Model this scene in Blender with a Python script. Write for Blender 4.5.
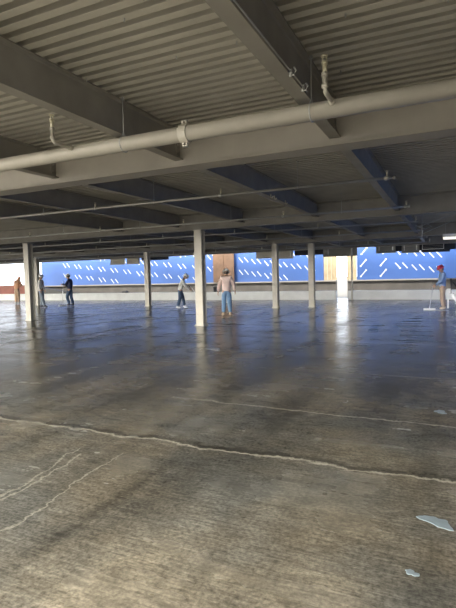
import bpy, bmesh, math, random
from mathutils import Vector, Matrix
for o in list(bpy.data.objects): bpy.data.objects.remove(o, do_unlink=True)
SC = bpy.context.scene; COL = SC.collection
random.seed(7)

# ---------------------------------------------------------------- camera
F = 478.0
VY = Vector((222, -32, F)); VX = Vector((1028, 2, -F))
Yc = VY.normalized(); Xc = (VX - VX.dot(Yc)*Yc).normalized(); Zc = Yc.cross(Xc)
if Zc.y > 0: Zc = -Zc
right = Vector((Xc.x, Yc.x, Zc.x)); down = Vector((Xc.y, Yc.y, Zc.y)); fwd = Vector((Xc.z, Yc.z, Zc.z))
cd = bpy.data.cameras.new('camera'); cam = bpy.data.objects.new('camera', cd); COL.objects.link(cam)
up = -down; back = -fwd
cam.matrix_world = Matrix(((right.x, up.x, back.x, 0), (right.y, up.y, back.y, 0), (right.z, up.z, back.z, 1.5), (0, 0, 0, 1)))
cd.sensor_fit = 'HORIZONTAL'; cd.sensor_width = 36; cd.lens = F/456*36; cd.clip_start = .05; cd.clip_end = 500
SC.camera = cam

# ---------------------------------------------------------------- sky, sun, exposure
w = bpy.data.worlds.new('sky'); SC.world = w; w.use_nodes = True
bg = w.node_tree.nodes['Background']; bg.inputs[0].default_value = (.86, .93, 1, 1); bg.inputs[1].default_value = 1.0
def sky_nodes(base, glow, horiz):
    nt = w.node_tree; N = nt.nodes.new; L = nt.links.new
    tc = N('ShaderNodeTexCoord'); dp = N('ShaderNodeVectorMath'); dp.operation = 'DOT_PRODUCT'; dp.inputs[1].default_value = Vector((-.45, -.88, .12)).normalized()
    L(tc.outputs['Generated'], dp.inputs[0])
    m1 = N('ShaderNodeMapRange'); m1.interpolation_type = 'SMOOTHSTEP'; L(dp.outputs['Value'], m1.inputs[0]); m1.inputs[1].default_value = .25; m1.inputs[2].default_value = 1; m1.inputs[3].default_value = 0; m1.inputs[4].default_value = 1
    mx = N('ShaderNodeMix'); mx.data_type = 'RGBA'; mx.inputs['A'].default_value = (*base, 1); mx.inputs['B'].default_value = (*glow, 1)
    L(m1.outputs[0], mx.inputs['Factor']); L(mx.outputs['Result'], bg.inputs[0])
# hazy sky, brightest around the sun, which stands behind the camera to the left
sky_nodes((3.3, 3.55, 3.9), (17.5, 16.6, 14.8), 0)
sd = bpy.data.lights.new('sun', 'SUN'); sd.energy = 9; sd.angle = math.radians(.6); sd.color = (1, .93, .82)
sun = bpy.data.objects.new('sun', sd); COL.objects.link(sun)
sun.rotation_euler = Vector((-.50, -.52, .92)).to_track_quat('Z', 'Y').to_euler()
SC.view_settings.view_transform = 'Standard'; SC.view_settings.look = 'None'
SC.view_settings.exposure = 0.1; SC.view_settings.gamma = 1; SC.view_settings.use_curve_mapping = False

# ---------------------------------------------------------------- materials
def mat(name, col, rough=.6, metal=0, var=.12, scale=6, bump=0, spec=.5, emit=None):
    m = bpy.data.materials.new(name); m.use_nodes = True; nt = m.node_tree; b = nt.nodes['Principled BSDF']
    N = nt.nodes.new; L = nt.links.new
    tc = N('ShaderNodeTexCoord'); no = N('ShaderNodeTexNoise'); no.inputs['Scale'].default_value = scale; no.inputs['Detail'].default_value = 5
    L(tc.outputs['Object'], no.inputs['Vector'])
    mr = N('ShaderNodeMapRange'); mr.inputs['From Min'].default_value = .3; mr.inputs['From Max'].default_value = .7
    mr.inputs['To Min'].default_value = 1-var; mr.inputs['To Max'].default_value = 1+var; L(no.outputs[0], mr.inputs[0])
    vm = N('ShaderNodeVectorMath'); vm.operation = 'SCALE'; vm.inputs[0].default_value = col; L(mr.outputs[0], vm.inputs['Scale'])
    L(vm.outputs[0], b.inputs['Base Color'])
    b.inputs['Roughness'].default_value = rough; b.inputs['Metallic'].default_value = metal; b.inputs['Specular IOR Level'].default_value = spec
    if bump:
        bp = N('ShaderNodeBump'); bp.inputs['Strength'].default_value = bump; bp.inputs['Distance'].default_value = .01
        L(no.outputs[0], bp.inputs['Height']); L(bp.outputs[0], b.inputs['Normal'])
    if emit:
        b.inputs['Emission Color'].default_value = (*col, 1); b.inputs['Emission Strength'].default_value = emit
    return m
M = dict(
 deck=mat('galvanised_deck', (.53, .50, .425), .5, .0, .10, 2.0),
 beam=mat('primed_steel', (.31, .29, .25), .55, 0, .12, 3, .1),
 girder=mat('girder_primer', (.36, .33, .275), .5, 0, .08, 2.5, .1),
 column=mat('column_primer', (.54, .51, .44), .45, 0, .08, 4),
 pipe=mat('painted_pipe', (.46, .43, .36), .38, 0, .06, 5),
 small=mat('branch_pipe', (.42, .41, .38), .35, .3, .06, 5),
 brass=mat('pale_brass', (.75, .70, .52), .3, .3, .05, 9),
 galv=mat('galvanised_rod', (.5, .5, .48), .4, .5, .05, 9),
 blue=mat('blue_membrane', (.030, .085, .27), .55, 0, .10, .7, .12),
 white=mat('white_print', (.5, .53, .58), .6, 0, .03, 5),
 kerb=mat('pale_concrete', (.74, .76, .76), .7, 0, .08, 1.5, .2),
 band=mat('raw_concrete', (.085, .078, .07), .8, 0, .25, 1.2, .2),
 ledge=mat('cream_ledge', (.26, .24, .21), .6, 0, .08, 2),
 brick=mat('red_brown_parapet', (.30, .10, .07), .7, 0, .15, 2),
 ply=mat('plywood', (.34, .27, .17), .65, 0, .15, 3),
 brownply=mat('brown_plywood', (.11, .062, .036), .7, 0, .25, 2.2),
 beige=mat('beige_panel', (.52, .47, .36), .6, 0, .06, 2),
 grey=mat('grey_panel', (.22, .21, .18), .6, 0, .08, 2),
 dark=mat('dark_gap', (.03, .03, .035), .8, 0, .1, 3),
 ground=mat('dark_paving', (.085, .08, .07), .9, 0, .08, .5),
 black=mat('black_plastic', (.02, .02, .022), .5, 0, .1, 5),
 wplastic=mat('white_plastic', (.8, .8, .78), .4, 0, .03, 5),
 alu=mat('aluminium', (.72, .74, .76), .35, .5, .05, 6),
 glow_cream=mat('glowing_cream', (1, .95, .80), .5, 0, 0, 5, 0, .5, 1.0),  # emission put in to brighten the pale strip
 skin=mat('skin', (.48, .29, .20), .5, 0, .05, 8),
 hairc=mat('dark_brown_hair', (.16, .12, .09), .7, 0, .1, 30),
 eye=mat('dark_eye', (.03, .02, .02), .3, 0, 0, 8),
 hat=mat('white_hard_hat', (.85, .85, .83), .3, 0, .02, 8),
 redhat=mat('red_hard_hat', (.55, .03, .06), .35, 0, .04, 8),
 orange=mat('tan_orange_cloth', (.78, .42, .25), .8, 0, .08, 8),
 tan=mat('tan_trousers', (.62, .44, .30), .8, 0, .1, 8),
 khaki=mat('khaki_trousers', (.55, .40, .29), .8, 0, .12, 8),
 wshirt=mat('white_shirt', (.8, .78, .76), .8, 0, .06, 8),
 lgrey=mat('light_grey_shirt', (.72, .72, .70), .8, 0, .06, 8),
 pink=mat('beige_pink_sweater', (.72, .56, .52), .85, 0, .06, 8),
 bshirt=mat('blue_shirt', (.25, .36, .58), .8, 0, .08, 8),
 navy=mat('navy_shirt', (.03, .04, .10), .8, 0, .08, 8),
 jeans=mat('blue_jeans', (.16, .28, .46), .85, 0, .15, 9),
 djeans=mat('dark_jeans', (.05, .09, .17), .85, 0, .15, 9),
 gjeans=mat('grey_jeans', (.24, .28, .34), .85, 0, .12, 9),
 boot=mat('pale_tan_boots', (.60, .48, .34), .7, 0, .06, 9),
 wboot=mat('white_shoe_covers', (.72, .72, .72), .7, 0, .06, 9),
 dboot=mat('dark_boots', (.05, .05, .06), .6, 0, .06, 9),
 slurry=mat('pale_blue_slurry', (.20, .25, .28), .45, 0, .15, 9, .2),
 wet=mat('wet_slurry', (.30, .33, .35), .2, 0, .1, 9, .1),
)
def floor_mat():
    m = bpy.data.materials.new('sealed_concrete'); m.use_nodes = True; nt = m.node_tree; b = nt.nodes['Principled BSDF']
    N = nt.nodes.new; L = nt.links.new
    tc = N('ShaderNodeTexCoord')
    def noise(scale, detail=5, rough=.55, sx=1, sy=1, rot=0):
        mp = N('ShaderNodeMapping'); mp.inputs['Scale'].default_value = (sx, sy, 1); mp.inputs['Rotation'].default_value = (0, 0, rot)
        L(tc.outputs['Object'], mp.inputs[0])
        n = N('ShaderNodeTexNoise'); n.inputs['Scale'].default_value = scale; n.inputs['Detail'].default_value = detail; n.inputs['Roughness'].default_value = rough
        L(mp.outputs[0], n.inputs['Vector']); return n.outputs[0]
    def mr(s, a, b_, c, d):
        r = N('ShaderNodeMapRange'); L(s, r.inputs[0])
        for i, v in zip((1, 2, 3, 4), (a, b_, c, d)): r.inputs[i].default_value = v
        return r.outputs[0]
    def ma(op, a, b_=None):
        r = N('ShaderNodeMath'); r.operation = op
        for i, v in enumerate((a, b_)):
            if v is None: continue
            if isinstance(v, (int, float)): r.inputs[i].default_value = v
            else: L(v, r.inputs[i])
        return r.outputs[0]
    big = noise(.45, 4); tracks = noise(1.0, 4, .5, 1.5, .22); broom = noise(1.0, 4, .6, 5, 70); fine = noise(38, 4, .7); mott = noise(5, 5, .65); xstr = noise(1, 4, .6, .35, 2.2)
    v = ma('MULTIPLY', mr(big, .35, .65, .80, 1.18), mr(tracks, .36, .64, .66, 1.28))
    v = ma('MULTIPLY', v, mr(broom, .35, .65, .76, 1.24)); v = ma('MULTIPLY', v, mr(fine, .3, .7, .5, 1.5))
    v = ma('MULTIPLY', v, mr(noise(9, 5, .75, .6, 1.6), .32, .68, .74, 1.26))
    v = ma('MULTIPLY', v, mr(mott, .3, .7, .80, 1.2)); v = ma('MULTIPLY', v, mr(xstr, .25, .75, .85, 1.15))
    sep = N('ShaderNodeSeparateXYZ'); L(tc.outputs['Object'], sep.inputs[0]); X, Y = sep.outputs[0], sep.outputs[1]
    wob = mr(noise(2.2, 6, .65), 0, 1, -.14, .14); wob2 = mr(noise(9, 4, .7), 0, 1, -.035, .035)
    yw = ma('ADD', ma('ADD', Y, wob), wob2); xw = ma('ADD', ma('ADD', X, wob), wob2)
    lines = None; darks = None
    def crack(coord, c, slope, wd, other, amt, lo=None, hi=None):
        nonlocal lines
        d = ma('ABSOLUTE', ma('SUBTRACT', ma('ADD', coord, ma('MULTIPLY', other, slope)), c))
        s = mr(d, 0, wd, amt, 0)
        if lo is not None: s = ma('MULTIPLY', s, ma('MULTIPLY', ma('GREATER_THAN', other, lo), ma('LESS_THAN', other, hi)))
        s = ma('MULTIPLY', s, mr(mott, .3, .5, .55, 1))
        lines = s if lines is None else ma('ADD', lines, s)
    crack(yw, 3.67, 0, .024, X, .85); crack(yw, 5.03, .03, .024, X, .75, -3.2, 3); crack(yw, 7.3, 0, .03, X, .4, -3.0, 3)
    crack(yw, 10.5, 0, .04, X, .3, -9, 0)
    crack(xw, -2.72, .05, .014, Y, .5, 1.4, 3.15); crack(xw, -2.60, .12, .012, Y, .5, 1.8, 3.25); crack(xw, -2.25, .1, .012, Y, .5, 1.7, 3.3)
    def band(c, wd, amt, lo, hi):
        nonlocal darks
        d = ma('ABSOLUTE', ma('SUBTRACT', xw, c)); s = ma('MULTIPLY', mr(d, 0, wd, amt, 0), ma('MULTIPLY', mr(Y, lo, lo+.4, 0, 1), mr(Y, hi-.8, hi, 1, 0)))
        darks = s if darks is None else ma('ADD', darks, s)
    band(-2.08, .09, .45, 1.5, 3.6); band(-1.15, .10, .25, 1.5, 3.4); band(-.6, .25, .22, 2.3, 3.6); band(-1.6, .3, .3, 3.0, 3.7)
    # darker wet run just behind the joint
    dj = ma('ABSOLUTE', ma('SUBTRACT', yw, 3.72)); darks = ma('ADD', darks, mr(dj, .02, .07, .45, 0))
    v = ma('MULTIPLY', v, ma('SUBTRACT', 1, ma('MINIMUM', darks, .7)))
    mix = N('ShaderNodeMix'); mix.data_type = 'RGBA'
    mix.inputs['A'].default_value = (.158, .140, .106, 1); mix.inputs['B'].default_value = (.118, .116, .102, 1); L(mr(noise(.8, 3), .4, .6, 0, 1), mix.inputs['Factor'])
    sc = N('ShaderNodeVectorMath'); sc.operation = 'SCALE'; L(mix.outputs['Result'], sc.inputs[0]); L(v, sc.inputs['Scale'])
    mix2 = N('ShaderNodeMix'); mix2.data_type = 'RGBA'; mix2.inputs['B'].default_value = (.50, .47, .39, 1)
    L(ma('MINIMUM', lines, .8), mix2.inputs['Factor']); L(sc.outputs[0], mix2.inputs['A']); L(mix2.outputs['Result'], b.inputs['Base Color'])
    L(mr(ma('MULTIPLY', tracks, xstr), .05, .5, ROUGH[0], ROUGH[1]), b.inputs['Roughness']); b.inputs['Specular IOR Level'].default_value = .42
    h = ma('ADD', ma('MULTIPLY', broom, .35), ma('ADD', ma('MULTIPLY', fine, .35), ma('MULTIPLY', mott, .5)))
    h = ma('ADD', h, ma('MULTIPLY', xstr, 1.2))
    bp = N('ShaderNodeBump'); bp.inputs['Strength'].default_value = .21; bp.inputs['Distance'].default_value = .010; L(h, bp.inputs['Height']); L(bp.outputs[0], b.inputs['Normal'])
    return m
ROUGH = (.13, .38)
M['floor'] = floor_mat()

# ---------------------------------------------------------------- helpers
def link(name, me, m, parent=None):
    o = bpy.data.objects.new(name, me); COL.objects.link(o)
    for x in (m if isinstance(m, (list, tuple)) else [m]): me.materials.append(M[x])
    if parent: o.parent = parent
    return o
def obj(name, bm, m, parent=None, smooth=False, origin=None):
    if origin is not None: bmesh.ops.translate(bm, vec=-Vector(origin), verts=bm.verts)
    bmesh.ops.recalc_face_normals(bm, faces=bm.faces)
    me = bpy.data.meshes.new(name); bm.to_mesh(me); bm.free()
    if smooth:
        for p in me.polygons: p.use_smooth = True
    o = link(name, me, m, parent)
    if origin is not None: o.location = origin
    return o
def tag(o, label=None, cat=None, group=None, kind=None):
    for k, v in (('label', label), ('category', cat), ('group', group), ('kind', kind)):
        if v: o[k] = v
    return o
def thing(name, label, cat, loc=(0, 0, 0), rz=0, group=None):
    o = bpy.data.objects.new(name, None); COL.objects.link(o); o.location = loc; o.rotation_euler = (0, 0, rz); o.empty_display_size = .2
    return tag(o, label, cat, group)
def B(): return bmesh.new()
def box(bm, x0, x1, y0, y1, z0, z1, mi=0):
    v = [bm.verts.new(p) for p in ((x0,y0,z0),(x1,y0,z0),(x1,y1,z0),(x0,y1,z0),(x0,y0,z1),(x1,y0,z1),(x1,y1,z1),(x0,y1,z1))]
    for f in ((0,3,2,1),(4,5,6,7),(0,1,5,4),(1,2,6,5),(2,3,7,6),(3,0,4,7)):
        bm.faces.new([v[i] for i in f]).material_index = mi
def prism(bm, prof, axis, a, b, cap=True):
    # prof in the plane across axis: axis 'x' -> (y,z); axis 'y' -> (x,z); axis 'z' -> (x,y)
    def P(p, t): return {'x': (t, p[0], p[1]), 'y': (p[0], t, p[1]), 'z': (p[0], p[1], t)}[axis]
    A = [bm.verts.new(P(p, a)) for p in prof]; C = [bm.verts.new(P(p, b)) for p in prof]; n = len(prof)
    for i in range(n): bm.faces.new((A[i], A[(i+1) % n], C[(i+1) % n], C[i]))
    if cap: bm.faces.new(A[::-1]); bm.faces.new(C)
def tube(bm, pts, r, n=10, r2=None):
    pts = [Vector(p) for p in pts]; rings = []
    for i, p in enumerate(pts):
        d = (pts[min(i+1, len(pts)-1)] - pts[max(i-1, 0)]).normalized()
        u = d.cross(Vector((0, 0, 1)) if abs(d.z) < .9 else Vector((1, 0, 0))).normalized(); v = d.cross(u)
        rr = r if r2 is None else r + (r2-r)*i/(len(pts)-1)
        rings.append([bm.verts.new(p + rr*(u*math.cos(2*math.pi*k/n) + v*math.sin(2*math.pi*k/n))) for k in range(n)])
    for a, b in zip(rings, rings[1:]):
        for k in range(n): bm.faces.new((a[k], a[(k+1) % n], b[(k+1) % n], b[k]))
    bm.faces.new(rings[0][::-1]); bm.faces.new(rings[-1])
def iprof(w, z0, z1, tf, tw, fil=.012):
    h = w/2; t = tw/2; f = fil
    return [(-h,z0),(h,z0),(h,z0+tf),(t+f,z0+tf),(t,z0+tf+f),(t,z1-tf-f),(t+f,z1-tf),(h,z1-tf),(h,z1),(-h,z1),(-h,z1-tf),(-t-f,z1-tf),(-t,z1-tf-f),(-t,z0+tf+f),(-t-f,z0+tf),(-h,z0+tf)]
def copytree(o, parent=None, **kw):
    c = o.copy(); COL.objects.link(c)
    if parent: c.parent = parent
    for ch in list(o.children): copytree(ch, c)
    return c
ORD = ['first','second','third','fourth','fifth','sixth','seventh','eighth','ninth','tenth','eleventh','twelfth','thirteenth','fourteenth','fifteenth','sixteenth','seventeenth']

# ---------------------------------------------------------------- setting
XL, XR = -44.0, 2.4; YN, YF = -1.0, 28.97; WY = 31.0
DZ = 3.51
def struct(name, bm, m, label, parent=None, **k):
    o = obj(name, bm, m, parent, **k); tag(o, label, None, None, 'structure'); return o
b = B(); box(b, -260, 260, -260, 300, -.5, -.06); struct('floor_outside', b, 'ground', 'dark sunlit paving outside the building')  # paving kept dark to cut bounce light onto the deck
b = B(); box(b, XL, 4.2, -3.2, WY, -.06, 0); struct('floor', b, 'floor', 'sealed dark concrete slab with joints and broom marks')
# fluted deck
b = B(); prof = []; p = .146; n = int((YF-YN)/p); hd = .17
for i in range(n):
    y = YN + i*p; prof += [(y, DZ), (y+.076, DZ), (y+.076, DZ+.006), (y+.044, DZ+.02), (y+.044, DZ+hd), (y+p+.032, DZ+hd), (y+p+.032, DZ+.02), (y+p, DZ+.006)]
prof += [(YN+n*p+.05, DZ), (YN+n*p+.05, DZ+.19), (YN, DZ+.19)]
prism(b, prof, 'x', XL, XR); ceil = struct('ceiling', b, 'deck', 'underside of fluted metal roof deck')
b = B(); pr2 = [q for q in prof[:-3] if q[0] < 6.6]; pr2 += [(pr2[-1][0], DZ+.19), (YN, DZ+.19)]; prism(b, pr2, 'x', XR, 4.0); obj('deck_light_stop', b, 'deck', ceil)  # unseen roof strip added to stop light entering by the right gap
b = B(); rs = random.Random(4)
for i in range(44):
    x = -6.6 + (i % 11)*.83 + rs.uniform(-.2, .2); y = YN + round((1.9 + (i//11)*1.0 + rs.uniform(-.2, .2)-YN)/p)*p + .04
    tube(b, [(x, y, DZ-.03), (x, y, DZ)], .007, 5)
obj('screw_tips', b, 'galv', ceil)
b = B(); box(b, XL, XR, YN, YF, DZ+.191, DZ+.3); box(b, XR, 4.0, YN, 6.6, DZ+.191, DZ+.3); struct('ceiling_slab', b, 'band', 'concrete topping over the deck')  # second box tops the added light-blocking strip

b = B(); box(b, .35, 4.0, -1.3, -1.1, 0, 4.0); struct('wall_light_block', b, 'band', 'unseen wall added behind the camera on the right to block light')  # out of view, added to shade the right side of the near bay
# kerb with a gap in front of the doorway
b = B(); box(b, XL, -6.22, 28.8, 29.2, 0, .53); struct('wall_kerb', b, 'kerb', 'pale concrete kerb left of the doorway')
b = B(); box(b, -5.50, 4, 28.8, 29.2, 0, .53); struct('wall_kerb', b, 'kerb', 'pale concrete kerb right of the doorway')
# far wall
WT = 4.6; wall = B(); box(wall, -32.2, -7.5, WY, WY+.2, 1.15, WT); box(wall, -5.35, 4.2, WY, WY+.2, 1.15, WT); box(wall, -7.5, -5.35, WY, WY+.2, 2.82, WT)
wallf = struct('wall_far', wall, 'blue', 'blue membrane clad far wall with white printed dashes')
b = B(); box(b, -32.2, -6.65, WY-.05, WY+.2, 0, 1.07); box(b, -5.94, 4.2, WY-.05, WY+.2, 0, 1.07); struct('wall_base', b, 'band', 'raw grey brown concrete base of the far wall')
b = B(); box(b, -32.2, -6.65, WY-.15, WY+.2, 1.07, 1.15); box(b, -5.94, 4.2, WY-.15, WY+.2, 1.07, 1.15); struct('trim_1', b, 'ledge', 'cream ledge below the blue wall')
b = B(); box(b, -.22, 4.0, 30.5, 30.94, 1.15, 4.6); struct('wall_pier', b, 'blue', 'light blue projecting bay at the right end of the far wall')
b = B(); box(b, 4.0, 4.2, -8, 6.6, 0, 6.6); struct('wall_right_unseen', b, 'band', 'unseen right wall added beside the camera to keep light out')  # out of view, added to close the right side and darken it
b = B(); box(b, 4.0, 4.2, 6.6, WY, 0, 6.6); struct('wall_right_unseen', b, 'blue', 'blue membrane clad right wall')
b = B(); box(b, XL, -31.5, WY-2, WY-1.75, 0, 1.22); struct('wall_left', b, 'brick', 'low red brown parapet at the open left end')
# door
b = B(); box(b, -7.45, -6.63, WY-.06, WY, 1.16, 2.78); box(b, -5.96, -5.38, WY-.06, WY, 1.16, 2.78); box(b, -6.63, -5.96, WY-.06, WY, 2.66, 2.80)
d = struct('door_1', b, 'ply', 'plywood surround of the sunlit doorway')
b = B()
for x in (-7.22, -6.97): box(b, x, x+.03, WY-.085, WY-.061, 1.2, 2.75)
obj('door_batten', b, 'beige', d)
# printed dashes
def dash(bm, x, z, ang, ln=.40, w=.062, y=WY-.006, dots=False):
    c, s = math.cos(ang), math.sin(ang); h = ln/2; pts = []
    for k in range(16):
        a = math.pi*2*k/16; px = (h if -math.pi/2 < ((a+math.pi) % (2*math.pi)-math.pi) <= math.pi/2 else -h) + w/2*math.cos(a); pz = w/2*math.sin(a)
        pts.append((x+px*c-pz*s, z+px*s+pz*c))
    prism(bm, pts, 'y', y, y+.005)
    if dots:
        for sgn in ((1,) if dots == 1 else (-1, 1)):
            q = [(x+sgn*h*c+.058*math.cos(t*.7854), z+sgn*h*s+.058*math.sin(t*.7854)) for t in range(8)]; prism(bm, q, 'y', y-.002, y+.004)
b = B(); A = math.radians(-50)
k = 0; x = -29.6
while x < -.5:
    blocked = (-15.7 < x < -13.8) or (-7.75 < x < -3.1)
    if not blocked:
        off = -.14*(k % 6)
        for r in range(-1, 3):
            z = 1.62 + .86*r + off + .35
            if not 1.4 < z < 3.6: continue
            dash(b, x, z, A, dots=(1 if k % 3 == 0 else 0)); 
            if x+.42 < -.4: dash(b, x+.42, z-.0, A)
    k += 1; x += .95 if x > -14 else 1.25
for x, z in ((-4.95, 1.55), (-4.95, 2.2), (-4.9, 2.95), (-4.85, 3.5), (-3.75, 1.55), (-3.75, 2.2), (-3.6, 2.95)): dash(b, x, z, -A, ln=.5, dots=2)
obj('printed_dashes', b, 'white', wallf)
b = B()
for z in (1.15+.93, 3.3):
    box(b, -30.2, -7.5, WY-.003, WY, z, z+.012); box(b, -5.35, 4, WY-.003, WY, z, z+.012)
obj('sheet_lap', b, 'blue', wallf)

# panels on the far wall
b = B(); box(b, -15.45, -13.8, 30.81, 30.845, 1.155, 3.9); box(b, -14.66, -14.62, 30.79, 30.81, 1.155, 3.9)
tag(obj('plywood_panel', b, 'brownply', origin=(-14.6, 30.9, 1.16)), 'tall brown plywood panel on the blue wall behind the person in pink sweater', 'panel')
def hpanel(x0, x1, z0, z1, m, label, grp=None, rim=False):
    y = 28.75; t = thing('hanging_panel', label, 'panel', ((x0+x1)/2, y, z0), 0, grp); w = (x1-x0)/2; h = z1-z0
    b = B(); box(b, -w, w, 0, .12, 0, DZ-.003-z0); obj('panel_body', b, m, t)
    b = B(); box(b, -w-.02, w+.02, -.02, .14, -.03, 0); obj('bottom_angle', b, m if not rim else 'galv', t)
    for s in (-1, 1):
        b = B(); box(b, s*w*.7-.02, s*w*.7+.02, -.012, -.002, .1, DZ-.003-z0); obj('hanger_strap', b, 'galv', t)
    return t
hpanel(-22.95, -21.7, 2.66, 3.5, 'beige', 'beige panel hung above the left kerb, left one of a pair')
hpanel(-21.45, -20.4, 2.66, 3.5, 'beige', 'beige panel hung above the left kerb, right one of a pair')
hpanel(-11.3, -9.95, 2.68, 3.5, 'beige', 'beige hanging panel left of the slim middle column')
hpanel(-9.85, -8.86, 2.62, 3.5, 'beige', 'beige hanging panel right of the slim middle column')
hpanel(-6.95, -4.95, 2.62, 3.5, 'grey', 'wide dark grey panel hung over the bright doorway')
hpanel(-3.86, -2.80, 2.70, 3.5, 'grey', 'grey panel over the blue wall, right of the upward slanting dashes')
hpanel(-2.48, -1.55, 2.66, 3.5, 'grey', 'grey panel next to the framed dark louvre')
# near-black boards filling what shows as dark gaps above the wall
for i_, (x0, x1, z0, lab) in enumerate(((-8.8, -7.0, 2.75, 'dark board filling the gap between the beige panel and the grey panel over the doorway'), (-3.9, 0.3, 2.74, 'dark board filling the gaps behind the grey hanging panels at right'), (-20.3, -18.0, 2.85, 'dark board right of the pair of beige panels at left'))):
    b = B(); box(b, x0, x1, 28.93, 28.97, z0, DZ-.003); box(b, x0, x1, 28.9, 28.93, z0, z0+.04); tag(obj('gap_fill_board', b, 'dark', origin=((x0+x1)/2, 28.95, z0)), lab, 'board')
# louvre
t = thing('framed_louvre', 'dark louvre in a thin grey frame above the person in blue shirt', 'vent', (-.85, 28.6, 2.80))
b = B(); box(b, -.5, .5, .05, .25, 0, .52); obj('louvre_back', b, 'dark', t)
b = B(); box(b, -.52, .52, 0, .06, -.03, 0); box(b, -.52, .52, 0, .06, .48, .51); box(b, -.55, -.52, 0, .06, -.03, .51); box(b, .52, .55, 0, .06, -.03, .51); obj('frame', b, 'galv', t)
for k in range(5): 
    b = B(); box(b, -.5, .5, .02, .05, .07+k*.085, .085+k*.085); obj('louvre_blade', b, 'grey', t)
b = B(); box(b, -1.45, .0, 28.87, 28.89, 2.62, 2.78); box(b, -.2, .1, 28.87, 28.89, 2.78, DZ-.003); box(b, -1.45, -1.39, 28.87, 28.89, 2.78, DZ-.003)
tag(obj('gap_fill_board', b, 'dark', origin=(-.8, 28.88, 2.62)), 'dark board around and below the framed louvre', 'board')

# ---------------------------------------------------------------- columns
ROWS = [(5.8, 3.0), (13.3, 3.0), (21.4, 3.0), (28.1, 3.02)]
def make_column(loc, h, label):
    t = thing('steel_column', label, 'column', (loc[0], loc[1], 0), 0, 'steel columns'); t['kind'] = 'thing'
    s = .128; tf = .017
    prof = [(x, z) for x, z in iprof(.256, -s, s, tf, .012)]
    b = B(); prism(b, prof, 'z', .02, h); obj('shaft', b, 'column', t)
    b = B(); box(b, -.17, .17, -.17, .17, 0, .02)
    for sx in (-1, 1):
        for sy in (-1, 1): tube(b, [(sx*.14, sy*.14, .02), (sx*.14, sy*.14, .05)], .015, 6)
    obj('base_plate', b, 'column', t)
    b = B(); box(b, -.15, .15, -.15, .15, h, h+.018); obj('cap_plate', b, 'column', t)
    return t
H = 2.98
make_column((-7.12, 13.3), H, 'nearest pale steel column in the centre of the slab')
make_column((-14.85, 13.65), H, 'dark backlit steel column at the far left, nearest the camera there')
make_column((-15.2, 22.2), H, 'pale steel column between the person in navy and the stooping person')
make_column((-7.45, 21.4), H, 'pale steel column right of the person in pink sweater')
make_column((-5.9, 22.1), H, 'slim looking pale column just left of the bright doorway')
make_column((-23.9, 22.6), H, 'dim steel column behind the person in white shirt at left')
b = B(); tube(b, [(-5.22, 28.55, 0), (-5.22, 28.55, 3.05)], .05, 12); tube(b, [(-5.22, 28.55, 0), (-5.22, 28.55, .02)], .1, 12)
tag(obj('post', b, 'column', smooth=True, origin=(-5.22, 28.55, 0)), 'thin round pale post standing at the right edge of the doorway', 'post')

# ---------------------------------------------------------------- girders
names = ['nearest large steel girder crossing the whole picture behind the thick pipe', 'second steel girder, resting on the nearest pale column',
         'third steel girder, in front of the far kerb columns', 'farthest steel girder at the roof edge above the kerb']
for (y, z0), nm, idx in zip(ROWS, names, range(4)):
    t = thing('steel_girder', nm, 'girder', (0, y, 0), 0, 'steel girders'); t['kind'] = 'thing'
    b = B(); prism(b, iprof(.32 if idx == 0 else .24, z0, DZ-.002, .024, .014), 'x', XL+.5, XR-.1); obj('girder_web_and_flanges', b, 'girder' if idx == 0 else 'beam', t)
# ---------------------------------------------------------------- beams
BX = [1.0 - 2.21*i for i in range(0, 16)]
BX[1] = -1.24; BX[2] = -3.38
bays = [('near', YN+.1, 5.8), ('second', 5.8, 13.3), ('third', 13.3, 21.4), ('last', 21.4, 28.1)]
bayname = ['in the bay above the camera', 'in the bay behind the nearest girder', 'in the bay behind the second girder', 'in the farthest bay']
BZ = 3.12
for j, (nm, y0, y1) in enumerate(bays):
    ya = y0 + (.012 if j else 0); yb = y1 - .012
    nmax = [4, 6, 11, 16][j]
    full = iprof(.135, BZ, DZ-.002, .014, .010); cope = full[:5] + [(.005, DZ-.03), (-.005, DZ-.03)] + full[13:]
    c0 = .0 if j == 0 else .17; bw = B(); prism(bw, full, 'y', ya+c0, yb-.17)
    for q0, q1 in ([(yb-.17, yb)] if j == 0 else [(ya, ya+.17), (yb-.17, yb)]): prism(bw, cope, 'y', q0, q1)
    meb = bpy.data.meshes.new('beam'); bmesh.ops.recalc_face_normals(bw, faces=bw.faces); bw.to_mesh(meb); bw.free(); meb.materials.append(M['beam'])
    plates = []
    for e, sg in ((yb, -1), (ya, 1)):
        if j == 0 and sg == 1: continue
        bp = B(); box(bp, -.015, .015, min(e, e+sg*.1), max(e, e+sg*.1), BZ+.05, DZ-.05)
        for zz in (.1, .19, .28): tube(bp, [(-.033, e+sg*.06, BZ+zz), (.033, e+sg*.06, BZ+zz)], .012, 6)
        mep = bpy.data.meshes.new('connection_plate'); bp.to_mesh(mep); bp.free(); mep.materials.append(M['beam']); plates.append((mep, 'connection_plate'))
    for i in range(0 if j else 1, nmax):
        if j == 0: lab = ['', 'dark steel roof beam above the camera with a conduit along its flange', 'big steel roof beam at the top left corner, meeting the nearest girder', 'steel roof beam stub seen at the left edge beside the thick pipe'][i]
        else: lab = 'steel roof beam %s, %s from the right' % (bayname[j], ORD[i])
        t = thing('steel_beam', lab, 'beam', (BX[i], 0, 0), 0, 'steel roof beams')
        t['kind'] = 'thing'
        for me, n_ in [(meb, 'beam_web_and_flanges')] + plates:
            o = bpy.data.objects.new(n_, me); COL.objects.link(o); o.parent = t

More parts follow.
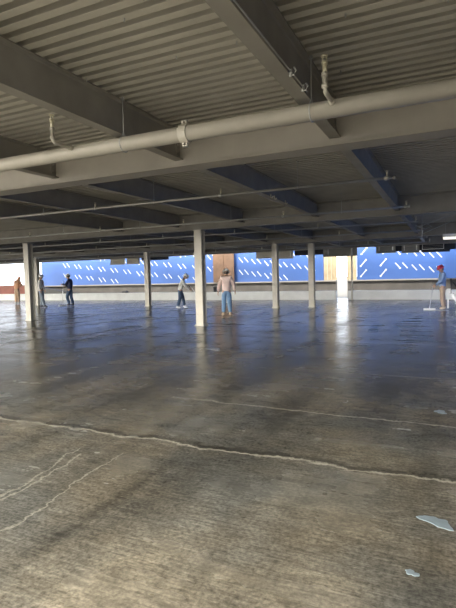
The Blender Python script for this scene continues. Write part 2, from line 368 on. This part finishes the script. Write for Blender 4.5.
# ---------------------------------------------------------------- sprinkler pipes
def head(parent, x, y, z, s=1.0):
    b = B(); tube(b, [(0,0,0),(0,0,.05*s)], .014*s, 8); tube(b, [(0,0,.05*s),(0,0,.065*s)], .02*s, 8)
    tube(b, [(-.012*s,0,.065*s),(-.012*s,0,.095*s)], .004*s, 5); tube(b, [(.012*s,0,.065*s),(.012*s,0,.095*s)], .004*s, 5); tube(b, [(0,0,.095*s),(0,0,.101*s)], .022*s, 10)
    o = obj('sprinkler_head', b, 'brass', parent, True); o.location = (x, y, z); return o
def hangrod(parent, x, y, z, r, top=DZ):
    b = B(); tube(b, [(0,0,r),(0,0,top-z)], .006, 6); tube(b, [(0,0,top-z-.03),(0,0,top-z-.005)], .02, 6)
    ring = [(math.cos(a*math.pi/8)*0, (r+.006)*math.cos(a*math.pi/8), (r+.006)*math.sin(a*math.pi/8)) for a in range(17)]
    tube(b, [(-.0, q[1], q[2]) for q in ring], .008, 5); tube(b, [(0,-r*.55,r*.9),(0,0,r+.05)], .006, 5); tube(b, [(0,r*.55,r*.9),(0,0,r+.05)], .006, 5)
    o = obj('hanger', b, 'galv', parent); o.location = (x, y, z); return o
PY, PZ, PR = 4.42, 3.00, .079
t = thing('main_sprinkler_pipe', 'thick pale sprinkler main hung in front of the nearest girder', 'pipe', (0, PY, PZ))
b = B(); tube(b, [(-20, 0, 0), (2.2, 0, 0)], PR, 24); obj('pipe', b, 'pipe', t, True)
for x in (-2.50, -9.0):
    b = B(); tube(b, [(x-.045, 0, 0), (x-.04, 0, 0), (x+.04, 0, 0), (x+.045, 0, 0)], PR+.016, 20)
    for s in (-1, 1):
        box(b, x-.03, x+.03, -.02, .02, s*(PR+.055) if s < 0 else PR+.01, -PR-.01 if s < 0 else PR+.055); tube(b, [(x, -.05, s*(PR+.03)), (x, .05, s*(PR+.03))], .012, 6)
    obj('coupling', b, 'pipe', t)
for x in (-3.28, -1.16, .9, -7.7): hangrod(t, x, 0, 0, PR, DZ-PZ)
def arm(x, yl):
    b = B(); tube(b, [(0, 0, 0), (0, 0, .0001+.03)], .03, 10) 
    pts = [(0, -PR*.6, .03), (0, -yl*.5, .03), (0, -yl+.04, .03), (0, -yl+.012, .038), (0, -yl, .065), (0, -yl, .18)]
    tube(b, pts, .020, 10); tube(b, [(0, -PR*.7, .03), (0, -PR-.05, .03)], .03, 10)
    tube(b, [(0, -yl, .06), (0, -yl, .09)], .028, 10); tube(b, [(0, -yl, .15), (0, -yl, .182)], .028, 10)
    o = obj('arm_over', b, 'pipe', t, True); o.location = (x, 0, 0)
    h = head(o, 0, -yl, .18, 1.4); return o
arm(-3.96, .37); arm(-.95, .36)
# branch lines
LINES = [(8.25, -14.0), (12.0, -17.5), (15.6, -24), (18.9, -27), (22.9, -31), (26.2, -34)]
lt = ['nearest thin sprinkler branch pipe, ending beside the dark blue ceiling at right', 'second thin branch pipe, just in front of the second girder',
      'third thin branch pipe, just behind the second girder', 'fourth thin branch pipe from the camera, under the third bay',
      'fifth thin branch pipe from the camera, behind the third girder', 'farthest thin branch pipe, near the roof edge']
for i, (y, xl) in enumerate(LINES):
    t = thing('sprinkler_branch_pipe', lt[i], 'pipe', (0, y, 3.05), 0, 'thin sprinkler branch pipes')
    xr = -.80 - .05*i
    b = B(); tube(b, [(xl, 0, 0), (xr, 0, 0)], .026, 12); tube(b, [(xr-.03, 0, 0), (xr, 0, 0)], .034, 12); obj('pipe', b, 'small', t, True)
    x = -.93; k = 0
    while x > xl:
        head(t, x, 0, .02, 1.0 + .12*i)
        b = B(); tube(b, [(-.04, 0, 0), (.04, 0, 0)], .036, 10); o = obj('tee_fitting', b, 'small', t, True); o.location = (x, 0, 0)
        if k % 1 == 0: hangrod(t, x-1.5, 0, 0, .028, DZ-3.05) if x-1.5 > xl else None
        x -= 3.0; k += 1
# conduit along the near beam
t = thing('conduit', 'thin conduit with clips along the dark beam above the camera', 'conduit', (-1.14, 0, 3.108))
b = B(); tube(b, [(0, YN+.3, 0), (0, 4.2, 0)], .006, 8); obj('conduit_tube', b, 'galv', t, True)
for y in (3.75, 2.1, 4.1):
    b = B(); tube(b, [(-.02, y, -.025), (.02, y, -.02), (.035, y, .01), (.02, y, .035)], .008, 6); tube(b, [(0, y-.02, -.03), (0, y-.02, .02)], .01, 6); obj('beam_clip', b, 'galv', t)
t = thing('beam_clamp', 'small pale clamps under the blue-lit beam behind the nearest girder', 'clamp', (-3.31, 9.3, 3.13))
for dy in (0, .22, .95):
    b = B(); tube(b, [(0, dy, .04), (0, dy, -.03), (.03, dy, -.04), (.05, dy, -.01)], .012, 6); obj('clamp_hook', b, 'brass', t)
# sway brace cables on the right
t = thing('sway_brace', 'crossed thin brace wires under the ceiling at the far right', 'brace', (-.4, 17, 3.0))
b = B(); tube(b, [(-.55, 0, .0), (.9, -.5, .42)], .014, 6); obj('brace_wire', b, 'galv', t)
b = B(); tube(b, [(-.5, 1.5, -.12), (.9, .8, .38)], .014, 6); obj('brace_wire', b, 'galv', t)
b = B(); tube(b, [(-.45, .4, .5), (-.45, .4, -.35)], .012, 6); obj('drop_rod', b, 'galv', t)
b = B(); tube(b, [(-.65, .3, .08), (-.35, .35, -.05), (-.15, .35, .03), (-.3, .35, .12)], .018, 6); obj('wire_loop', b, 'galv', t)
# pale strip, given emission so it reads as sunlit
t = thing('glowing_strip', 'glowing cream strip at the right edge under the ceiling', 'light', (.35, 19.6, 2.74))
b = B(); box(b, -.6, .6, -.08, .08, .05, .17); obj('housing', b, 'wplastic', t)
b = B(); box(b, -.58, .58, -.09, .09, -.03, .05); obj('glow_box', b, 'glow_cream', t)
for x in (-.5, .5): 
    b = B(); tube(b, [(x, 0, .17), (x, 0, DZ-2.74)], .006, 6); obj('hanger_wire', b, 'galv', t)

# ---------------------------------------------------------------- people
def skin_mesh(name, nodes, edges, root=0, lvl=2):
    me = bpy.data.meshes.new(name); me.from_pydata([Vector(n[0]) for n in nodes], edges, [])
    o = bpy.data.objects.new(name, me); COL.objects.link(o)
    md = o.modifiers.new('s', 'SKIN'); 
    for i, n in enumerate(nodes):
        r = n[1]; me.skin_vertices[0].data[i].radius = (r, r) if isinstance(r, (int, float)) else r
        me.skin_vertices[0].data[i].use_root = (i == root)
    md.use_smooth_shade = True
    sb = o.modifiers.new('d', 'SUBSURF'); sb.levels = lvl; sb.render_levels = lvl
    dg = bpy.context.evaluated_depsgraph_get(); dg.update()
    out = bpy.data.meshes.new_from_object(o.evaluated_get(dg)); bpy.data.objects.remove(o, do_unlink=True)
    return out
def join_into(bm, me, mi=0):
    n0 = len(bm.faces); bm.from_mesh(me); bm.faces.ensure_lookup_table()
    for f in bm.faces[n0:]: f.material_index = mi
def ellip(bm, c, r, rot=None, mi=0, seg=16):
    n0 = len(bm.faces); mt = Matrix.Translation(c) @ (rot.to_4x4() if rot else Matrix()) @ Matrix.Diagonal((*r, 1))
    bmesh.ops.create_uvsphere(bm, u_segments=seg, v_segments=max(6, seg//2), radius=1, matrix=mt); bm.faces.ensure_lookup_table()
    for f in bm.faces[n0:]: f.material_index = mi; f.smooth = True
def person(label, loc, face, J, shirt, pants, boots, hat, hs=1.0, gloves=None, hood=False):
    """front is +Y locally; J overrides joints"""
    t = thing('person', label, 'person', loc, face); t.scale = (hs, hs, hs)
    P = dict(pel=(0,0,.95), wa=(0,0,1.10), ch=(0,0,1.32), nk=(0,.0,1.50), hd=(0,.03,1.635),
             shL=(-.160,0,1.43), elL=(-.23,-.03,1.16), wrL=(-.24,.06,.93), shR=(.160,0,1.43), elR=(.23,-.03,1.16), wrR=(.24,.06,.93),
             hiL=(-.09,0,.90), knL=(-.10,.03,.50), anL=(-.11,-.02,.10), toL=(-.12,.14,.045), hiR=(.09,0,.90), knR=(.10,.03,.50), anR=(.11,-.02,.10), toR=(.12,.14,.045))
    P.update(J); V = {k: Vector(v) for k, v in P.items()}
    K = ['pel','wa','ch','nk','hd','shL','elL','wrL','shR','elR','wrR','hiL','knL','anL','toL','hiR','knR','anR','toR']
    R = dict(pel=.125, wa=.115, ch=.135, nk=.052, hd=.06, shL=.062, elL=.042, wrL=.027, shR=.062, elR=.042, wrR=.027, hiL=.088, knL=.056, anL=.036, toL=.035, hiR=.088, knR=.056, anR=.036, toR=.035)
    E = [('pel','wa'),('wa','ch'),('ch','nk'),('nk','hd'),('ch','shL'),('shL','elL'),('elL','wrL'),('ch','shR'),('shR','elR'),('elR','wrR'),('pel','hiL'),('hiL','knL'),('knL','anL'),('anL','toL'),('pel','hiR'),('hiR','knR'),('knR','anR'),('anR','toR')]
    ix = {k: i for i, k in enumerate(K)}
    bm = B(); join_into(bm, skin_mesh('b', [(V[k], R[k]) for k in K], [(ix[a], ix[b_]) for a, b_ in E]))
    # head
    hdir = (V['hd']-V['nk']).normalized(); q = Vector((0, 0, 1)).rotation_difference(hdir); rot = q.to_matrix()
    hc = V['hd'] + rot @ Vector((0, .01, .015))
    ellip(bm, hc, (.076, .094, .112), rot); ellip(bm, hc + rot @ Vector((0, .035, -.07)), (.05, .055, .05), rot)
    ellip(bm, hc + rot @ Vector((0, .1, -.012)), (.013, .02, .022), rot, 0, 8)
    for s in (-1, 1):
        ellip(bm, hc + rot @ Vector((s*.076, -.005, -.01)), (.01, .02, .03), rot, 0, 8); ellip(bm, hc + rot @ Vector((s*.03, .086, .012)), (.012, .008, .007), rot, 1, 8)
    ellip(bm, hc + rot @ Vector((0, .088, -.055)), (.024, .006, .006), rot, 1, 8)
    # hands: palm and five fingers
    for sd_, el, wr in ((-1, 'elL', 'wrL'), (1, 'elR', 'wrR')):
        d = (V[wr]-V[el]).normalized(); side = Vector((1, 0, 0)) if abs(d.x) < .8 else Vector((0, 1, 0))
        fw = d.cross(side).normalized(); wd = fw.cross(d).normalized()   # wd: palm normal-ish, fw: width
        if fw.y < 0: fw = -fw
        inn = Vector((-sd_, 0, 0)); inn = (inn - inn.dot(d)*d).normalized() if abs(inn.dot(d)) < .95 else wd
        base = V[wr] + d*.05
        nodes = [(V[wr], .024), (V[wr]+d*.04, (.018, .034)), (V[wr]+d*.085, (.016, .036))]
        join_into(bm, skin_mesh('p', nodes, [(0, 1), (1, 2)], 0, 1))
        for k, ln in enumerate((.070, .082, .076, .060)):
            o0 = V[wr] + d*.075 + fw*(.027-.018*k)
            p1 = o0 + d*ln*.45; p2 = p1 + (d*.8+inn*.6)*ln*.32; p3 = p2 + (d*.4+inn*.9)*ln*.25
            join_into(bm, skin_mesh('f', [(o0, .0095), (p1, .009), (p2, .0085), (p3, .007)], [(0, 1), (1, 2), (2, 3)], 0, 1))
        o0 = V[wr] + d*.03 + fw*.02; p1 = o0 + (d*.5+fw*.8)*.035; p2 = p1 + (d*.9+fw*.2+inn*.3)*.035
        join_into(bm, skin_mesh('t', [(o0, .012), (p1, .0105), (p2, .008)], [(0, 1), (1, 2)], 0, 1))
    for f in bm.faces: f.smooth = True
    me = bpy.data.meshes.new('body'); bm.to_mesh(me); bm.free(); link('body', me, ['skin', 'eye'], t)
    # clothes
    def cloth(nm, ks, rr, es, m, root=0):
        ii = {k: i for i, k in enumerate(ks)}; pts = [(V[k] if k in V else k, rr[i]) for i, k in enumerate(ks)]
        me = skin_mesh(nm, pts, [(ii[a], ii[b_]) for a, b_ in es], root); link(nm, me, m, t)
        for p_ in me.polygons: p_.use_smooth = True
    V['hem'] = V['pel'] + (V['pel']-V['wa']).normalized()*.10; V['cuL'] = V['wrL'] + (V['elL']-V['wrL'])*.05; V['cuR'] = V['wrR'] + (V['elR']-V['wrR'])*.05
    V['col'] = V['ch'] + (V['nk']-V['ch'])*.75
    cloth('shirt', ['hem','wa','ch','col','shL','elL','cuL','shR','elR','cuR'], [(.182,.145),(.170,.14),(.178,.15),.09,.082,.070,.052,.082,.070,.052],
          [('hem','wa'),('wa','ch'),('ch','col'),('ch','shL'),('shL','elL'),('elL','cuL'),('ch','shR'),('shR','elR'),('elR','cuR')], shirt)
    V['pw'] = V['pel'] + (V['wa']-V['pel'])*.3
    V['cfL'] = V['anL'] + (V['knL']-V['anL'])*.06; V['cfR'] = V['anR'] + (V['knR']-V['anR'])*.06
    cloth('trousers', ['pel','pw','hiL','knL','cfL','hiR','knR','cfR'], [.145,.14,.118,.090,.074,.118,.090,.074],
          [('pel','pw'),('pel','hiL'),('hiL','knL'),('knL','cfL'),('pel','hiR'),('hiR','knR'),('knR','cfR')], pants)
    for s in 'LR':
        a = V['an'+s]; to = V['to'+s]; he = a + (a-to).normalized()*.05; he.z = to.z
        me = skin_mesh('boot', [(a+Vector((0,0,.06)), .054), (a, .055), (to, (.046,.050)), (he, .042)], [(0, 1), (1, 2), (1, 3)], 0, 2); link('boot', me, boots, t)
    if hood:
        b = B(); ellip(b, hc + rot @ Vector((0, -.012, .012)), (.098, .105, .135), rot); ellip(b, V['nk'], (.11, .10, .08), rot); obj('hood', b, hat, t, True)
    else:
        b = B(); n0 = 0
        bmesh.ops.create_uvsphere(b, u_segments=20, v_segments=12, radius=1, matrix=Matrix.Diagonal((.122, .140, .125, 1)))
        bmesh.ops.delete(b, geom=[v for v in b.verts if v.co.z < -.002], context='VERTS')
        rim = [(.135*math.cos(a*math.pi/10), .155*math.sin(a*math.pi/10) + (.02 if math.sin(a*math.pi/10) > .3 else 0), 0) for a in range(20)]
        prism(b, [(r_[0], r_[1]) for r_ in rim], 'z', -.012, .002); box(b, -.012, .012, -.11, .11, .07, .127)
        for v in b.verts: v.co = rot @ v.co + hc + rot @ Vector((0, 0, .030))
        obj('hard_hat', b, hat, t, False)
        b = B(); ellip(b, hc + rot @ Vector((0, -.020, .0)), (.082, .088, .108), rot); obj('hair', b, 'hairc', t, True)
    return t
def pole(name, label, a, b_, blade, m='alu', cat='squeegee'):
    a = Vector(a); b_ = Vector(b_); t = thing(name, label, cat, (b_.x, b_.y, 0)); o = Vector((b_.x, b_.y, 0))
    b = B(); tube(b, [a-o, b_-o], .016, 8); obj('handle', b, m, t, True)
    if blade:
        b = B(); dx, dy = blade; L = math.hypot(dx, dy); nx, ny = -dy/L*.03, dx/L*.03; z0, z1 = .006, .076
        v = [(-dx-nx, -dy-ny), (dx-nx, dy-ny), (dx+nx, dy+ny), (-dx+nx, -dy+ny)]; prism(b, v, 'z', z0, z1); obj('blade', b, 'wplastic', t)
    return t
def toward(px, d):   # helper giving the heading of an image column, used only to place people along a sight line
    th = math.radians(24.9) - math.atan((px-228)/478.0); return (-d*math.sin(th), d*math.cos(th))
R_ = math.radians
# person in pink sweater, seen from behind
person('person in white hard hat, beige pink sweater and blue jeans, seen from behind', (-7.86, 16.78, 0), R_(24), dict(
    hd=(0,.10,1.60), nk=(0,.05,1.49), ch=(0,.03,1.32), elL=(-.27,.03,1.14), wrL=(-.31,.10,.90), elR=(.27,.03,1.14), wrR=(.31,.08,.92), anL=(-.13,-.02,.1), toL=(-.18,.12,.045), anR=(.13,-.02,.1), toR=(.18,.12,.045)), 'pink', 'jeans', 'boot', 'hat', 1.05)
# stooping person in grey shirt, facing right, hands on a pole
person('stooping person in white hard hat, light grey shirt and dark jeans holding a pole', (-12.15, 20.6, 0), R_(-58), dict(
    pel=(0,-.04,.94), wa=(0,.0,1.09), ch=(0,.07,1.30), nk=(0,.14,1.46), hd=(0,.23,1.57), shL=(-.17,.10,1.39), shR=(.17,.10,1.39), elL=(-.23,.22,1.14), wrL=(-.16,.42,1.02), elR=(.22,.20,1.13), wrR=(.12,.44,.95),
    hiL=(-.09,-.04,.90), hiR=(.09,-.04,.90), knL=(-.12,.10,.50), anL=(-.14,.16,.10), toL=(-.15,.32,.045), knR=(.11,-.06,.48), anR=(.12,-.20,.10), toR=(.13,-.04,.045)), 'lgrey', 'djeans', 'wboot', 'hat', 1.0)
pole('squeegee', 'pole squeegee held by the stooping person behind the nearest column', (-11.70, 20.78, 1.10), (-11.10, 21.15, .05), (.18, .3))
# person in navy
person('person in navy shirt and dark jeans with pale hat, holding a broom upright', (-20.75, 22.1, 0), R_(105), dict(
    nk=(0,.03,1.49), hd=(0,.07,1.62), elL=(-.22,.12,1.20), wrL=(-.15,.36,1.22), elR=(.2,.14,1.18), wrR=(.12,.36,1.10), knL=(-.1,.14,.52), anL=(-.1,.02,.1), toL=(-.1,.18,.045), knR=(.1,.0,.5), anR=(.1,-.12,.1), toR=(.1,.04,.045)), 'navy', 'djeans', 'dboot', 'hat', 1.08)
pole('broom', 'upright pole broom held by the person in navy shirt', (-21.18, 22.02, 1.5), (-21.26, 21.95, .05), (.05, .22), 'alu', 'broom')
# white shirt behind the left column
person('person in white shirt and grey jeans partly behind the dark left column', (-21.2, 20.3, 0), R_(-70), dict(
    pel=(0,-.06,.94), wa=(0,-.01,1.10), ch=(0,.04,1.32), nk=(0,-.02,1.48), hd=(0,.0,1.62), elL=(-.24,-.02,1.16), wrL=(-.25,.06,.95), elR=(.24,.0,1.15), wrR=(.25,.08,.93),
    knL=(-.1,.0,.5), anL=(-.1,-.1,.1), toL=(-.1,.06,.045), knR=(.1,.1,.5), anR=(.12,.2,.1), toR=(.12,.36,.045)), 'wshirt', 'gjeans', 'dboot', 'hat', 1.08)
# tan hooded person
person('person in orange tan hooded jacket and tan trousers, backlit at the left edge', (-27.0, 23.7, 0), R_(5), dict(
    ch=(0,.05,1.30), nk=(0,.12,1.45), hd=(0,.2,1.55), shL=(-.18,.08,1.40), shR=(.18,.08,1.40), elL=(-.26,.12,1.14), wrL=(-.1,.34,1.12), elR=(.26,.12,1.14), wrR=(.1,.34,1.10)), 'orange', 'tan', 'wboot', 'orange', 1.12, hood=True)
# person at right in blue shirt and red hat
person('person in red hard hat, blue shirt and khaki trousers at the right edge', (-.27, 21.0, 0), R_(108), dict(
    nk=(0,.0,1.49), hd=(0,.05,1.62), wa=(0,.03,1.10), ch=(0,.01,1.32), elL=(-.22,.10,1.16), wrL=(-.16,.32,1.0), elR=(.22,.02,1.14), wrR=(.17,.22,.96), knL=(-.1,.05,.5), anL=(-.1,.0,.1), toL=(-.1,.15,.045), knR=(.09,-.05,.5), anR=(.1,-.1,.1), toR=(.1,.06,.045)), 'bshirt', 'khaki', 'boot', 'redhat', 1.0)
pole('squeegee', 'pole squeegee held low by the person in blue shirt', (-.60, 20.78, 1.08), (-.74, 20.62, .06), (.22, .02))

# ---------------------------------------------------------------- small things
def blob(name, label, cat, x, y, rx, ry, m, seed, z=.004, rot=0):
    rnd = random.Random(seed); n = 28; pts = []
    ph = [rnd.uniform(0, 6.28) for _ in range(4)]
    for k in range(n):
        a = 2*math.pi*k/n; r = 1 + .22*math.sin(2*a+ph[0]) + .18*math.sin(3*a+ph[1]) + .12*math.sin(5*a+ph[2]) + .08*math.sin(8*a+ph[3])
        px, py = rx*r*math.cos(a), ry*r*math.sin(a); pts.append((x+px*math.cos(rot)-py*math.sin(rot), y+px*math.sin(rot)+py*math.cos(rot)))
    b = B(); prism(b, pts, 'z', .0005, z); return tag(obj(name, b, m, origin=(x, y, 0)), label, cat)
blob('slurry_patch', 'largest pale blue grey slurry patch on the floor at lower right', 'patch', -.07, 3.05, .082, .058, 'slurry', 3, rot=-.5)
blob('slurry_patch', 'small broken pale slurry patch at the bottom right of the floor', 'patch', -.17, 2.47, .030, .022, 'slurry', 9)
blob('slurry_patch', 'tiny pale slurry spot beside the second joint at right', 'patch', -.09, 5.54, .06, .06, 'slurry', 5)
blob('water_puddle', 'small grey puddle on the dark floor below the nearest column', 'puddle', -4.5, 8.95, .14, .16, 'wet', 12)
blob('wet_patch', 'white wet patch of slurry at the feet of the person in blue shirt', 'patch', -.45, 20.6, .45, .16, 'wplastic', 20)
def bucket(loc, m, label, s=1.0):
    t = thing('bucket', label, 'bucket', loc); b = B()
    tube(b, [(0, 0, 0), (0, 0, .36*s)], .13*s, 18, .155*s); tube(b, [(0, 0, .32*s), (0, 0, .345*s)], .165*s, 18); obj('bucket_body', b, m, t, True)
    b = B(); tube(b, [(.16*s*math.cos(a*math.pi/8), 0, .33*s+.12*s*math.sin(a*math.pi/8)) for a in range(9)], .006, 6); obj('handle', b, 'galv', t)
bucket((-11.9, 25.6, 0), 'wplastic', 'white bucket on the floor near the kerb, left of the person in pink sweater')
bucket((-14.4, 28.98, .53), 'black', 'black bucket on the kerb left of the person in pink sweater')
b = B(); prism(b, [(-.22, 0), (.22, 0), (.2, .12), (.1, .16), (-.12, .15), (-.2, .1)], 'y', 28.88, 29.12); o = obj('tool_bag', b, 'black', origin=(0, 29, 0)); o.location = (-21.9, 29, .53); tag(o, 'small black tool bag on the left kerb', 'bag')
b = B(); pr = [(-31.4, 0), (-26.4, 0), (-26.8, .08), (-27.8, .18), (-29.0, .36), (-30.2, .56), (-31.4, .70)]; prism(b, pr, 'y', 28.85, 29.15); o = obj('rubber_sheet', b, 'black', origin=(-28, 29, 0)); o.location = (-28, 29, .531); tag(o, 'black sloping rubber sheet heaped on the left kerb', 'sheet')
# aluminium steps with black rail at the right edge
t = thing('portable_steps', 'pale aluminium access steps with a black handrail at the right edge', 'steps', (-.10, 21.9, 0))
for y in (0, .5):
    b = B(); prism(b, [(0, .80), (.09, .80), (.56, 0), (.46, 0)], 'y', y, y+.04); obj('stringer', b, 'alu', t)
    b = B(); prism(b, [(0, 0), (.05, 0), (.05, .80), (0, .80)], 'y', y, y+.04); obj('leg', b, 'alu', t)
for k in range(4):
    xx = .40-k*.117; zz = .18+k*.2; b = B(); box(b, xx-.08, xx+.08, .04, .5, zz-.015, zz+.015); obj('tread', b, 'alu', t)
b = B(); tube(b, [(.12, -.02, 1.22), (.62, -.02, .45)], .035, 8); tube(b, [(.14, -.02, .6), (.14, -.02, 1.2)], .018, 8); tube(b, [(.5, -.02, .08), (.5, -.02, .62)], .018, 8); obj('handrail', b, 'black', t, True)
